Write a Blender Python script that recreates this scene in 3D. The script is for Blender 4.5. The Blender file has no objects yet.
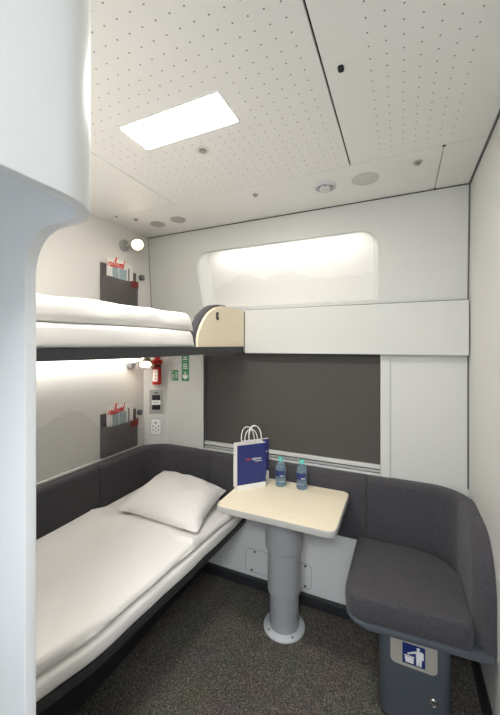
import bpy, bmesh, math, random
from mathutils import Vector, Matrix, noise
random.seed(4)
sc = bpy.context.scene
COL = sc.collection
PI = math.pi
H = 1.62          # lens height
CZ = 2.465        # ceiling height
XL, XR, YW = -1.82, 0.33, 2.10   # left wall, right wall, window wall

# ------------------------------------------------------------------ materials
class NT:
    """small helper around a node tree"""
    def __init__(s, m):
        s.t = m.node_tree
    def n(s, typ, **k):
        x = s.t.nodes.new(typ)
        for a, b in k.items():
            setattr(x, a, b)
        return x
    def l(s, a, b):
        s.t.links.new(a, b)
    def m(s, op, a, b=None, c=None):
        x = s.t.nodes.new('ShaderNodeMath'); x.operation = op
        for i, v in enumerate((a, b, c)):
            if v is None: continue
            if isinstance(v, (int, float)): x.inputs[i].default_value = v
            else: s.t.links.new(v, x.inputs[i])
        return x.outputs[0]

def lin(c):
    return tuple(((v/255)/12.92 if v/255 <= .04045 else ((v/255+.055)/1.055)**2.4) for v in c) + (1,)

def mat(name, rgb, rough=.5, metal=0., var=.04, vscale=30, bump=0., bscale=200, spec=.5,
        trans=0., ior=1.45, coat=0., sheen=0., stretch=None):
    m = bpy.data.materials.new(name); m.use_nodes = True
    t = NT(m); b = m.node_tree.nodes['Principled BSDF']
    tc = t.n('ShaderNodeTexCoord')
    src = tc.outputs['Object']
    if stretch:
        mp = t.n('ShaderNodeMapping'); mp.inputs['Scale'].default_value = stretch
        t.l(src, mp.inputs['Vector']); src = mp.outputs[0]
    nz = t.n('ShaderNodeTexNoise'); nz.inputs['Scale'].default_value = vscale
    nz.inputs['Detail'].default_value = 4
    t.l(src, nz.inputs['Vector'])
    c = lin(rgb)
    mx = t.n('ShaderNodeMix', data_type='RGBA')
    mx.inputs[6].default_value = tuple(v*(1-var) for v in c[:3])+(1,)
    mx.inputs[7].default_value = tuple(min(1, v*(1+var)) for v in c[:3])+(1,)
    t.l(nz.outputs['Fac'], mx.inputs[0]); t.l(mx.outputs[2], b.inputs['Base Color'])
    b.inputs['Roughness'].default_value = rough
    b.inputs['Metallic'].default_value = metal
    b.inputs['Specular IOR Level'].default_value = spec
    b.inputs['Transmission Weight'].default_value = trans
    b.inputs['IOR'].default_value = ior
    b.inputs['Coat Weight'].default_value = coat
    b.inputs['Sheen Weight'].default_value = sheen
    if bump:
        n2 = t.n('ShaderNodeTexNoise'); n2.inputs['Scale'].default_value = bscale
        n2.inputs['Detail'].default_value = 3
        t.l(src, n2.inputs['Vector'])
        bp = t.n('ShaderNodeBump'); bp.inputs['Strength'].default_value = bump
        bp.inputs['Distance'].default_value = .002
        t.l(n2.outputs['Fac'], bp.inputs['Height']); t.l(bp.outputs[0], b.inputs['Normal'])
    m['_b'] = 1
    return m

def emit(name, rgb, s):
    m = bpy.data.materials.new(name); m.use_nodes = True
    b = m.node_tree.nodes['Principled BSDF']
    b.inputs['Base Color'].default_value = lin(rgb)
    b.inputs['Emission Color'].default_value = lin(rgb)
    b.inputs['Emission Strength'].default_value = s
    return m

WHITE = mat('white_lacquer', (217, 216, 212), rough=.42, var=.012, vscale=3, spec=.35)
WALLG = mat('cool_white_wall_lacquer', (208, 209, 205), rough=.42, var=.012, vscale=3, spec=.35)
WHITE2 = mat('white_ceiling_lacquer', (236, 235, 232), rough=.42, var=.012, vscale=3, spec=.35)
SHELLW = mat('white_moulded_shell', (228, 230, 231), rough=.4, var=.01, vscale=3, spec=.35)
LOWER = mat('white_lower_panel', (234, 235, 234), rough=.4, var=.012, vscale=4)
DARK = mat('anthracite_frame', (48, 49, 52), rough=.42, var=.06, vscale=20, bump=.05, bscale=400)
BLACKG = mat('dark_gap', (40, 40, 40), rough=.7)
GASKET = mat('grey_gasket', (92, 94, 96), rough=.5)
SLATE = mat('slate_blue_metal', (80, 86, 93), rough=.42, var=.03)
ALU = mat('brushed_aluminium', (176, 176, 174), rough=.38, metal=.35, var=.05, vscale=40, stretch=(.1, 1, 1))
STEEL = mat('polished_steel', (190, 188, 182), rough=.22, metal=.9)
GREYCOL = mat('grey_column_paint', (166, 168, 171), rough=.38, var=.02)
LGREY = mat('light_grey_paint', (200, 203, 206), rough=.35, var=.02)
EDGE = mat('grey_edge_band', (188, 187, 183), rough=.4)
PAPER = mat('white_paper', (232, 231, 228), rough=.7, var=.02)
BLUE = mat('navy_blue_print', (38, 48, 108), rough=.45, var=.04)
BLUESIGN = mat('blue_sign_print', (28, 44, 110), rough=.4)
SIGNW = mat('white_print', (238, 238, 236), rough=.5)
RED = mat('red_enamel', (196, 40, 30), rough=.35, var=.04)
REDINK = mat('red_ink', (214, 52, 36), rough=.6)
LEATHER = mat('red_leather', (120, 44, 38), rough=.6, var=.12, vscale=90, bump=.2, bscale=300)
GREEN = mat('green_sign_print', (56, 140, 88), rough=.45)
TEAL = mat('turquoise_cap', (110, 200, 190), rough=.4)
PLASTICG = mat('grey_plastic', (128, 130, 130), rough=.45)
VENTG = mat('grey_vent_plastic', (186, 183, 178), rough=.5)
SPKG = mat('pale_grey_mesh', (205, 204, 200), rough=.6, var=.05, vscale=400)
PICBLUE = mat('pale_blue_photo_print', (160, 178, 182), rough=.5, var=.35, vscale=40)
SHEET = mat('white_bed_linen', (236, 233, 229), rough=.85, var=.015, vscale=60, bump=.06, bscale=900, sheen=.2)
RUBBER = mat('black_rubber', (32, 32, 34), rough=.6)

def wood():
    m = mat('pale_maple_laminate', (238, 226, 201), rough=.42, var=.05, vscale=6, stretch=(1, 9, 9))
    return m
WOOD = wood()

def fabric(name, rgb, scale=520):
    m = mat(name, rgb, rough=.92, var=.75, vscale=scale, bump=.6, bscale=scale*2, sheen=.15, spec=.2)
    return m
FAB = fabric('charcoal_wool_fabric', (72, 70, 74), 170)
FELT = fabric('grey_felt', (100, 96, 95), 300)

def carpet():
    m = bpy.data.materials.new('speckled_carpet'); m.use_nodes = True
    t = NT(m); b = m.node_tree.nodes['Principled BSDF']
    tc = t.n('ShaderNodeTexCoord')
    v = t.n('ShaderNodeTexVoronoi'); v.inputs['Scale'].default_value = 300
    t.l(tc.outputs['Object'], v.inputs['Vector'])
    r = t.n('ShaderNodeValToRGB')
    e = r.color_ramp.elements
    e[0].position = .0; e[0].color = lin((64, 62, 58))
    e[1].position = 1.; e[1].color = lin((146, 140, 130))
    x = r.color_ramp.elements.new(.62); x.color = lin((94, 90, 84))
    sp = t.n('ShaderNodeSeparateColor'); t.l(v.outputs['Color'], sp.inputs[0])
    t.l(sp.outputs[0], r.inputs[0])
    n = t.n('ShaderNodeTexNoise'); n.inputs['Scale'].default_value = 5
    t.l(tc.outputs['Object'], n.inputs['Vector'])
    mx = t.n('ShaderNodeMix', data_type='RGBA', blend_type='MULTIPLY')
    mx.inputs[0].default_value = .25
    t.l(r.outputs[0], mx.inputs[6]); t.l(n.outputs['Color'], mx.inputs[7])
    t.l(mx.outputs[2], b.inputs['Base Color'])
    b.inputs['Roughness'].default_value = .95
    b.inputs['Specular IOR Level'].default_value = .15
    bp = t.n('ShaderNodeBump'); bp.inputs['Strength'].default_value = .6; bp.inputs['Distance'].default_value = .003
    t.l(v.outputs['Distance'], bp.inputs['Height']); t.l(bp.outputs[0], b.inputs['Normal'])
    return m
CARPET = carpet()

def perforated(name, x0, y0, p, xr, yr, hole=None, strong=1.):
    """ceiling lacquer with a square grid of small round punched holes (object space = metres)"""
    m = bpy.data.materials.new(name); m.use_nodes = True
    t = NT(m); b = m.node_tree.nodes['Principled BSDF']
    tc = t.n('ShaderNodeTexCoord'); s = t.n('ShaderNodeSeparateXYZ')
    t.l(tc.outputs['Object'], s.inputs[0])
    X, Y = s.outputs[0], s.outputs[1]
    fx = t.m('SUBTRACT', t.m('FRACT', t.m('ADD', t.m('DIVIDE', t.m('SUBTRACT', X, x0), p), .5)), .5)
    fy = t.m('SUBTRACT', t.m('FRACT', t.m('ADD', t.m('DIVIDE', t.m('SUBTRACT', Y, y0), p), .5)), .5)
    r2 = t.m('ADD', t.m('MULTIPLY', fx, fx), t.m('MULTIPLY', fy, fy))
    dot = t.m('LESS_THAN', r2, (.0025/p)**2)
    def inside(xa, xb, ya, yb):
        a = t.m('MULTIPLY', t.m('GREATER_THAN', X, xa), t.m('LESS_THAN', X, xb))
        c = t.m('MULTIPLY', t.m('GREATER_THAN', Y, ya), t.m('LESS_THAN', Y, yb))
        return t.m('MULTIPLY', a, c)
    k = t.m('MULTIPLY', dot, inside(*xr, *yr))
    if hole:
        k = t.m('MULTIPLY', k, t.m('SUBTRACT', 1., inside(*hole)))
    k = t.m('MULTIPLY', k, strong)
    mx = t.n('ShaderNodeMix', data_type='RGBA')
    mx.inputs[6].default_value = lin((236, 235, 232)); mx.inputs[7].default_value = lin((120, 117, 112))
    t.l(k, mx.inputs[0]); t.l(mx.outputs[2], b.inputs['Base Color'])
    b.inputs['Roughness'].default_value = .42
    b.inputs['Specular IOR Level'].default_value = .35
    return m

def ridge(name, axis, pts, base, dark, pitch=.011, fade=.75, rgb_rough=.4):
    """white lacquer carrying a fine dotted print below a mountain skyline; pts = (coordinate, z) skyline"""
    m = bpy.data.materials.new(name); m.use_nodes = True
    t = NT(m); b = m.node_tree.nodes['Principled BSDF']
    tc = t.n('ShaderNodeTexCoord'); s = t.n('ShaderNodeSeparateXYZ')
    t.l(tc.outputs['Object'], s.inputs[0])
    U, Z = s.outputs[axis], s.outputs[2]
    a0, a1 = pts[0][0], pts[-1][0]
    z0, z1 = min(p[1] for p in pts), max(p[1] for p in pts)
    u = t.m('DIVIDE', t.m('SUBTRACT', U, a0), a1-a0)
    rmp = t.n('ShaderNodeValToRGB')
    el = rmp.color_ramp.elements
    first, last = el[0], el[1]
    for e, (a, z) in ((first, pts[0]), (last, pts[-1])):
        val = (z-z0)/(z1-z0); e.color = (val, val, val, 1)
    first.position = 0; last.position = 1
    for a, z in pts[1:-1]:
        val = (z-z0)/(z1-z0); e = el.new((a-a0)/(a1-a0)); e.color = (val, val, val, 1)
    t.l(u, rmp.inputs[0])
    line = t.m('ADD', t.m('MULTIPLY', rmp.outputs[0], z1-z0), z0)
    wob = t.n('ShaderNodeTexNoise'); wob.inputs['Scale'].default_value = 14; wob.inputs['Detail'].default_value = 6
    t.l(tc.outputs['Object'], wob.inputs['Vector'])
    line = t.m('ADD', line, t.m('MULTIPLY', t.m('SUBTRACT', wob.outputs['Fac'], .5), .07))
    below = t.m('LESS_THAN', Z, line)
    row = t.m('FLOOR', t.m('DIVIDE', Z, pitch))
    uo = t.m('ADD', t.m('DIVIDE', U, pitch), t.m('MULTIPLY', t.m('MODULO', row, 2.), .5))
    fu = t.m('SUBTRACT', t.m('FRACT', uo), .5)
    fz = t.m('SUBTRACT', t.m('FRACT', t.m('DIVIDE', Z, pitch)), .5)
    r2 = t.m('ADD', t.m('MULTIPLY', fu, fu), t.m('MULTIPLY', fz, fz))
    dot = t.m('ADD', t.m('MULTIPLY', t.m('LESS_THAN', r2, .11), 1-.12), .12)
    k = t.m('MULTIPLY', t.m('MULTIPLY', dot, below), fade)
    mx = t.n('ShaderNodeMix', data_type='RGBA')
    mx.inputs[6].default_value = lin(base); mx.inputs[7].default_value = lin(dark)
    t.l(k, mx.inputs[0]); t.l(mx.outputs[2], b.inputs['Base Color'])
    b.inputs['Roughness'].default_value = rgb_rough
    b.inputs['Specular IOR Level'].default_value = .35
    return m

def ribbed(name, rgb, pitch=.006):
    m = mat(name, rgb, rough=.75, var=.05, vscale=60, spec=.25)
    t = NT(m); b = m.node_tree.nodes['Principled BSDF']
    tc = t.n('ShaderNodeTexCoord')
    w = t.n('ShaderNodeTexWave', bands_direction='Z'); w.inputs['Scale'].default_value = .314/pitch
    t.l(tc.outputs['Object'], w.inputs['Vector'])
    bp = t.n('ShaderNodeBump'); bp.inputs['Strength'].default_value = .35; bp.inputs['Distance'].default_value = .002
    t.l(w.outputs['Fac'], bp.inputs['Height']); t.l(bp.outputs[0], b.inputs['Normal'])
    return m
BLIND = ribbed('dark_pleated_blind', (82, 80, 77), .009)

def checked_pillow():
    m = mat('white_dotted_pillow_linen', (234, 230, 226), rough=.85, var=.01, sheen=.2)
    t = NT(m); b = m.node_tree.nodes['Principled BSDF']
    tc = t.n('ShaderNodeTexCoord'); ck = t.n('ShaderNodeTexChecker')
    ck.inputs['Scale'].default_value = 95
    ck.inputs['Color1'].default_value = lin((236, 233, 230)); ck.inputs['Color2'].default_value = lin((230, 226, 223))
    t.l(tc.outputs['Object'], ck.inputs['Vector']); t.l(ck.outputs['Color'], b.inputs['Base Color'])
    return m
PILLOW = checked_pillow()

def glassy(name, rgb, rough=.03, ior=1.3):
    m = bpy.data.materials.new(name); m.use_nodes = True
    b = m.node_tree.nodes['Principled BSDF']
    b.inputs['Base Color'].default_value = lin(rgb)
    b.inputs['Transmission Weight'].default_value = .82
    b.inputs['Roughness'].default_value = rough
    b.inputs['IOR'].default_value = ior
    return m
PET = glassy('pale_blue_clear_plastic', (196, 222, 240), .05, 1.38)

# ------------------------------------------------------------------ mesh helpers
I4 = Matrix.Identity(4)
def nb(): return bmesh.new()

def box(bm, x0, x1, y0, y1, z0, z1, bev=0., seg=2, M=I4):
    vs = [bm.verts.new(M @ Vector((x, y, z))) for x in (x0, x1) for y in (y0, y1) for z in (z0, z1)]
    f = [(0,1,3,2), (4,6,7,5), (0,4,5,1), (2,3,7,6), (0,2,6,4), (1,5,7,3)]
    fs = [bm.faces.new([vs[i] for i in q]) for q in f]
    if bev > 0:
        es = list({e for fc in fs for e in fc.edges})
        bmesh.ops.bevel(bm, geom=es, offset=bev, segments=seg, affect='EDGES', profile=.5)
    return vs

def prism(bm, pts, fn0, fn1, bev=0., seg=3, which='both'):
    """extrude a 2-D outline; fn0/fn1 map an outline point to 3-D on the two ends; bev rounds the end rims"""
    n = len(pts)
    a = [bm.verts.new(fn0(*p)) for p in pts]; b = [bm.verts.new(fn1(*p)) for p in pts]
    f0 = bm.faces.new(list(reversed(a))); f1 = bm.faces.new(b)
    for i in range(n):
        j = (i+1) % n
        bm.faces.new((a[i], a[j], b[j], b[i]))
    if bev > 0:
        es = []
        if which in ('both', 'top'): es += list(f1.edges)
        if which in ('both', 'bottom'): es += list(f0.edges)
        bmesh.ops.bevel(bm, geom=es, offset=bev, segments=seg, affect='EDGES', profile=.5)

def loft(bm, secs, closed=True, cap=True):
    rows = [[bm.verts.new(p) for p in s] for s in secs]
    n = len(rows[0])
    for a, b in zip(rows, rows[1:]):
        for i in range(n if closed else n-1):
            j = (i+1) % n
            bm.faces.new((a[i], a[j], b[j], b[i]))
    if cap and closed:
        bm.faces.new(list(reversed(rows[0]))); bm.faces.new(rows[-1])
    return rows

def tube(bm, pts, r, n=8, close=False):
    pts = [Vector(p) for p in pts]
    secs = []; up = None
    for i, p in enumerate(pts):
        d = (pts[min(i+1, len(pts)-1)] - pts[max(i-1, 0)]).normalized()
        if up is None:
            up = d.orthogonal().normalized()
        up = (up - d*up.dot(d)).normalized()
        w = d.cross(up)
        secs.append([p + up*r*math.cos(2*PI*k/n) + w*r*math.sin(2*PI*k/n) for k in range(n)])
    loft(bm, secs)

def lathe(bm, prof, M=I4, n=32):
    """prof = (r, z) from bottom to top, closed on the axis at both ends"""
    rows = []
    for r, z in prof:
        if r < 1e-6: rows.append([bm.verts.new(M @ Vector((0, 0, z)))])
        else: rows.append([bm.verts.new(M @ Vector((r*math.cos(2*PI*k/n), r*math.sin(2*PI*k/n), z))) for k in range(n)])
    for a, b in zip(rows, rows[1:]):
        for i in range(n):
            j = (i+1) % n
            if len(a) == 1 and len(b) == 1: continue
            if len(a) == 1: bm.faces.new((a[0], b[j], b[i]))
            elif len(b) == 1: bm.faces.new((a[i], a[j], b[0]))
            else: bm.faces.new((a[i], a[j], b[j], b[i]))
    if len(rows[0]) > 1: bm.faces.new(list(reversed(rows[0])))
    if len(rows[-1]) > 1: bm.faces.new(rows[-1])

def rrect(x0, x1, y0, y1, r, n=6):
    """rounded rectangle; r = one radius or four (x1y0, x1y1, x0y1, x0y0)"""
    if not isinstance(r, (list, tuple)): r = (r,)*4
    out = []
    for (cx, cy, a0), q in zip(((x1, y0, -90), (x1, y1, 0), (x0, y1, 90), (x0, y0, 180)), r):
        sx = -1 if cx == x1 else 1; sy = 1 if cy == y0 else -1
        if q < 1e-5: out.append((cx, cy)); continue
        for k in range(n+1):
            a = math.radians(a0 + 90*k/n)
            out.append((cx+sx*q+q*math.cos(a), cy+sy*q+q*math.sin(a)))
    return out

def frame(origin, x, y, z):
    M = Matrix.Identity(4)
    for i, v in enumerate((x, y, z)):
        for k in range(3): M[k][i] = v[k]
    for k in range(3): M[k][3] = origin[k]
    return M

def aim(loc, d, up=(0, 0, 1)):
    """matrix whose +Z looks along d"""
    z = Vector(d).normalized(); x = Vector(up).cross(z)
    if x.length < 1e-4: x = Vector((1, 0, 0))
    x.normalize(); y = z.cross(x)
    return frame(loc, x, y, z)

def obj(name, bm, m, parent=None, smooth=True, origin=None, angle=40):
    bmesh.ops.recalc_face_normals(bm, faces=bm.faces)
    me = bpy.data.meshes.new(name)
    base = Vector((0, 0, 0))
    if parent is not None:
        base = Vector(parent['_w'])
    elif origin is not None:
        base = Vector(origin)
    else:
        xs = [v.co for v in bm.verts]
        lo = Vector([min(c[i] for c in xs) for i in range(3)]); hi = Vector([max(c[i] for c in xs) for i in range(3)])
        base = Vector(((lo.x+hi.x)/2, (lo.y+hi.y)/2, lo.z))
    for v in bm.verts: v.co -= base
    if smooth:
        for f in bm.faces: f.smooth = True
        ca = math.radians(angle)
        for e in bm.edges:
            if len(e.link_faces) == 2 and e.calc_face_angle(0) > ca: e.smooth = False
    bm.to_mesh(me); bm.free()
    for x in (m if isinstance(m, (list, tuple)) else [m]): me.materials.append(x)
    o = bpy.data.objects.new(name, me); COL.objects.link(o)
    if parent is not None:
        o.parent = parent; o['_w'] = parent['_w']
    else:
        o.location = base; o['_w'] = tuple(base)
    return o

def thing(name, label, cat, loc, group=None):
    o = bpy.data.objects.new(name, None); COL.objects.link(o)
    o.empty_display_size = .05
    o.location = loc; o['_w'] = tuple(loc)
    return tag(o, label, cat, group)

def tag(o, label, cat, group=None):
    o['label'] = label; o['category'] = cat
    if group: o['group'] = group
    return o

def struct(name, bm, m, parent=None, smooth=True, origin=None):
    o = obj(name, bm, m, parent, smooth, origin)
    o['kind'] = 'structure'
    return o

def text_mesh(name, s, M, size, m, parent, shear=0., extrude=.0004, align='CENTER'):
    cu = bpy.data.curves.new('txt', 'FONT'); cu.body = s; cu.size = size; cu.shear = shear
    cu.extrude = extrude; cu.align_x = align; cu.align_y = 'CENTER'
    o = bpy.data.objects.new('txt', cu); COL.objects.link(o)
    bpy.context.view_layer.update()
    dg = bpy.context.evaluated_depsgraph_get()
    me = bpy.data.meshes.new_from_object(o.evaluated_get(dg))
    bpy.data.objects.remove(o); bpy.data.curves.remove(cu)
    bm = nb(); bm.from_mesh(me); bpy.data.meshes.remove(me)
    bmesh.ops.transform(bm, matrix=M, verts=bm.verts)
    return obj(name, bm, m, parent, smooth=False)

def cr(pts, x):
    """smooth (Catmull-Rom) interpolation of y over x"""
    if x <= pts[0][0]: return pts[0][1]
    if x >= pts[-1][0]: return pts[-1][1]
    for i in range(len(pts)-1):
        if pts[i][0] <= x <= pts[i+1][0]: break
    x1, y1 = pts[i]; x2, y2 = pts[i+1]
    x0, y0 = pts[i-1] if i > 0 else (2*x1-x2, 2*y1-y2)
    x3, y3 = pts[i+2] if i+2 < len(pts) else (2*x2-x1, 2*y2-y1)
    m1 = (y2-y0)/(x2-x0)*(x2-x1); m2 = (y3-y1)/(x3-x1)*(x2-x1)
    t = (x-x1)/(x2-x1)
    return (2*t**3-3*t*t+1)*y1 + (t**3-2*t*t+t)*m1 + (-2*t**3+3*t*t)*y2 + (t**3-t*t)*m2

def V(*a): return Vector(a)

# ------------------------------------------------------------------ room shell
bm = nb(); box(bm, XL-.05, XR+.1, -.8, YW+.1, -.05, 0)
struct('floor', bm, CARPET, smooth=False, origin=(0, 0, 0))

# ceiling: a dark tray, with the lacquered panels hung under it (joints show as dark gaps)
bm = nb(); box(bm, XL-.05, XR+.1, -.8, YW+.06, CZ+.012, CZ+.06)
ceil = struct('ceiling', bm, BLACKG, smooth=False, origin=(0, 0, CZ))
LIGHT = (-.992, -.558, .965, 1.119)
def cpanel(x0, x1, y0, y1, m):
    b = nb(); box(b, x0, x1, y0, y1, CZ, CZ+.01, .0015, 1)
    o = struct('ceiling_panel', b, m, ceil, smooth=False)
    return o
JX, JL, JY = -.2175, -1.2365, 1.618
P_C = perforated('perforated_ceiling_centre', -.6705, .5957, .0446, (-1.2, -.255), (-.5, 1.58),
                 (LIGHT[0]-.05, LIGHT[1]+.04, LIGHT[2]-.035, LIGHT[3]+.035))
P_R = perforated('perforated_ceiling_right', .0075, .904, .0453, (-.1, .21), (-.5, 1.58))
P_L = perforated('perforated_ceiling_left', -1.27, .5957, .0446, (-1.77, -1.25), (-.5, 1.58), strong=.35)
cpanel(XL, JL-.0015, -.8, JY-.0015, P_L)
cpanel(JL+.0015, JX-.003, -.8, JY-.0015, P_C)
cpanel(JX+.003, XR, -.8, JY-.0015, P_R)
cpanel(XL, .165, JY+.0015, 2.052, WHITE2)
cpanel(.168, XR, JY+.0015, 2.052, WHITE2)

# left wall, with the printed skyline below the upper berth
bm = nb(); box(bm, XL-.05, XL, .0, YW+.06, 0, CZ+.01)
LW = ridge('white_wall_with_dotted_skyline', 1,
           [(.5, 1.12), (.9, 1.13), (1.17, 1.165), (1.28, 1.198), (1.375, 1.227), (1.458, 1.2), (1.555, 1.10), (1.7, 1.02), (2.2, .95)],
           (220, 218, 213), (168, 168, 164), .0125, .6)
struct('wall_left', bm, LW, smooth=False, origin=(0, 0, 0))
bm = nb(); box(bm, XR, XR+.05, -.8, YW+.06, 0, CZ+.01)
struct('wall_right', bm, WHITE, smooth=False, origin=(0, 0, 0))

# window wall: lower panel, middle with the window opening, leaning upper part with the lit niche
WX0, WX1, WZ0, WZ1 = -1.33, -.11, .862, 1.70
def ywall(z): return YW - .045*max(0, (z-1.86)/(CZ-1.86))
bm = nb()
# middle, around the opening
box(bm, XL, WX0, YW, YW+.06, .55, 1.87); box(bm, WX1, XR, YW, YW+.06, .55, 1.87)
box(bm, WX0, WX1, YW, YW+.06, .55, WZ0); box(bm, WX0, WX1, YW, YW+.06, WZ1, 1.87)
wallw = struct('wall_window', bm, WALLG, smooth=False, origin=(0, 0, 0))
bm = nb()
prism(bm, [(2.05, 0), (2.068, .5), (2.10, .55), (2.16, .55), (2.16, 0)], lambda y, z: V(XL, y, z), lambda y, z: V(XR, y, z))
struct('lower_wall_panel', bm, LOWER, wallw, smooth=False)
# upper part with niche opening
NX0, NX1, NZ0, NZ1 = -1.365, -.122, 1.892, 2.300
def niche_loop(d, depth, up=0.):
    r = .095
    pts = rrect(NX0+d, NX1-d, NZ0+d*.4, NZ1-d+up, (.02, r, r, .02), 8)
    out = []
    for x, z in pts:
        k = (NZ1-z)/(NZ1-NZ0)
        if x < -.75: x += .03*k - .02*(1-k)    # left edge leans
        out.append(V(x, ywall(z)+depth, z))
    return out
bm = nb()
loops = [(0, 0, 0), (.002, .006, 0), (.006, .012, .001), (.010, .016, .004), (.011, .018, .03), (.013, .022, .07), (.016, .06, .085), (.020, .10, .095), (.026, .120, .09), (.036, .128, .085)]
rows = [[bm.verts.new(p) for p in niche_loop(d, e, q)] for d, e, q in loops]
n = len(rows[0])
for a, b in zip(rows, rows[1:]):
    for i in range(n):
        j = (i+1) % n
        bm.faces.new((a[i], a[j], b[j], b[i]))
outer = [bm.verts.new(V(x, ywall(z), z)) for x, z in ((XL, 1.86), (XR, 1.86), (XR, CZ+.01), (XL, CZ+.01))]
es = [bm.edges.new((outer[i], outer[(i+1) % 4])) for i in range(4)]
es += [bm.edges.get((rows[0][i], rows[0][(i+1) % n])) for i in range(n)]
bmesh.ops.triangle_fill(bm, use_beauty=True, edges=es)
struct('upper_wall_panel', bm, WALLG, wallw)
bm = nb()
bm.faces.new([bm.verts.new(p) for p in niche_loop(.034, .1275, .085)])
NB = ridge('niche_back_with_dotted_skyline', 0,
           [(-1.4, 2.0), (-1.251, 2.08), (-1.17, 2.10), (-1.082, 2.145), (-.98, 2.12), (-.906, 2.085), (-.82, 2.12), (-.734, 2.14), (-.557, 2.077), (-.424, 2.06), (-.266, 2.072), (-.05, 2.09)],
           (224, 222, 217), (198, 196, 192), .012, .75)
struct('niche_back_panel', bm, NB, wallw)
# outer closing sheet behind everything (the car body)
bm = nb(); box(bm, XL-.05, XR+.05, YW+.26, YW+.30, 0, CZ+.05)
box(bm, XL-.05, XR+.05, YW, YW+.28, CZ+.012, CZ+.05)
struct('wall_outer', bm, WHITE, smooth=False)

# baseboards
bm = nb(); box(bm, XL, XR-.02, 2.018, 2.05, 0, .062, .006)
struct('baseboard_window', bm, DARK, smooth=False)
bm = nb(); box(bm, XR-.006, XR, -.5, 2.05, 0, .165, .002)
struct('baseboard_right', bm, DARK, smooth=False)

# trims: grey gaskets in the corners
bm = nb()
tube(bm, [(XR-.003, ywall(z)-.003, z) for z in (.85, 1.4, 1.86, 2.2, 2.42, 2.46)], .0045, 6)
tube(bm, [(XR-.003, 2.046, 2.462), (XR-.003, 1.62, CZ-.001), (XR-.003, .2, CZ-.001)], .006, 6)
struct('trim_1', bm, GASKET)
bm = nb(); box(bm, XL, XR, 2.050, 2.056, CZ-.004, CZ+.012)
struct('trim_2', bm, BLACKG, smooth=False)
bm = nb(); tube(bm, [(XL+.002, ywall(z)-.002, z) for z in (1.55, 1.86, 2.2, 2.46)], .0022, 6)
struct('trim_3', bm, PLASTICG)
bm = nb(); box(bm, XL, XL+.012, .5, 1.98, .848, .862, .003)
struct('trim_4', bm, WHITE, smooth=False)

bm = nb(); box(bm, -.97, XR-.004, 2.075, 2.099, 1.857, 1.8625)  # grey strip painting the shade of the gap above the pelmet
struct('shadow_gap_strip', bm, GASKET, smooth=False)

# window: frame posts, sill ledge; blind in front of the glass
bm = nb()
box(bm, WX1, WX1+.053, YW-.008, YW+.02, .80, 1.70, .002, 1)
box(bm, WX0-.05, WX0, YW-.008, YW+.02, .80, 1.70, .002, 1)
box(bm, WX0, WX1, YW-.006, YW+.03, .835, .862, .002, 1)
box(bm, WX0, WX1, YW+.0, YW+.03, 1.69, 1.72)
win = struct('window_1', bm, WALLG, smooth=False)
bm = nb(); box(bm, WX0, WX1, YW+.045, YW+.05, .86, 1.70)
struct('window_pane', bm, mat('dark_window_glass', (30, 34, 38), rough=.05), win, smooth=False)
bl = thing('roller_blind', 'closed dark grey pleated roller blind covering the window', 'blind', (-.72, YW+.02, .862))
bm = nb(); box(bm, WX0+.002, WX1-.002, YW+.020, YW+.024, .905, 1.695)
obj('blind_fabric', bm, BLIND, bl, smooth=False)
bm = nb()
box(bm, WX0+.002, WX1-.002, YW+.004, YW+.03, .884, .908, .003)
box(bm, WX0+.002, WX1-.002, YW+.008, YW+.03, .863, .884, .003)
o = obj('bottom_bar', bm, mat('pale_aluminium', (206, 206, 203), rough=.4, var=.03), bl, smooth=False); o['label'] = 'silver aluminium bottom bar'
bm = nb(); box(bm, WX0+.002, WX1-.002, YW+.001, YW+.006, .8805, .8835)
obj('grip_groove', bm, BLACKG, bl.children[1] if bl.children[1].name.startswith('bottom') else bl.children[0], smooth=False)

# pelmet: boxed white panel between niche and blind
pel = thing('pelmet', 'long white boxed pelmet panel between the lit niche and the dark blind', 'pelmet', (-.33, 2.07, 1.565))
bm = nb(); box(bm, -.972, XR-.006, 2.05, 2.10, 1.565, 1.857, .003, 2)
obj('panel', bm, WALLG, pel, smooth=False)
bm = nb(); box(bm, -.982, -.974, 2.046, 2.10, 1.575, 1.845, .001, 1)
o = obj('end_cap', bm, PLASTICG, pel, smooth=False); o['label'] = 'narrow grey end cap'

# light strip in the niche (real LED profile behind the upper lip)
st = thing('light_strip', 'LED light strip glowing along the top of the wall niche', 'light', (-.73, 2.108, 2.330))
ma = aim((0, 0, 0), (0, 0, 1))
bm = nb(); box(bm, NX0+.10, NX1-.10, 2.094, 2.122, 2.334, 2.342, .001, 1)
obj('profile', bm, ALU, st, smooth=False)
bm = nb(); box(bm, NX0+.10, NX1-.10, 2.096, 2.120, 2.330, 2.334)
LED_N = emit('niche_led', (255, 252, 249), 7)
obj('diffuser', bm, LED_N, st, smooth=False)

# ------------------------------------------------------------------ ceiling fittings
cl = thing('ceiling_light', 'bright white rectangular light panel in the perforated ceiling', 'light', (-.775, 1.042, CZ-.002))
bm = nb()
box(bm, LIGHT[0]-.006, LIGHT[1]+.006, LIGHT[2]-.006, LIGHT[3]+.006, CZ-.003, CZ+.002, .002, 1)
obj('frame', bm, WHITE2, cl, smooth=False)
bm = nb()
pts = rrect(LIGHT[0], LIGHT[1], LIGHT[2], LIGHT[3], .008, 4)
prism(bm, pts, lambda x, y: V(x, y, CZ-.0036), lambda x, y: V(x, y, CZ-.003))
LED_C = emit('ceiling_light_diffuser', (255, 250, 243), 30)
obj('diffuser', bm, LED_C, cl, smooth=False)

DN = frame((0, 0, 0), (1, 0, 0), (0, -1, 0), (0, 0, -1))
def down(x, y, z=CZ): return Matrix.Translation((x, y, z)) @ DN
def fitting(name, label, cat, x, y, group=None): return thing(name, label, cat, (x, y, CZ), group)

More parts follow.
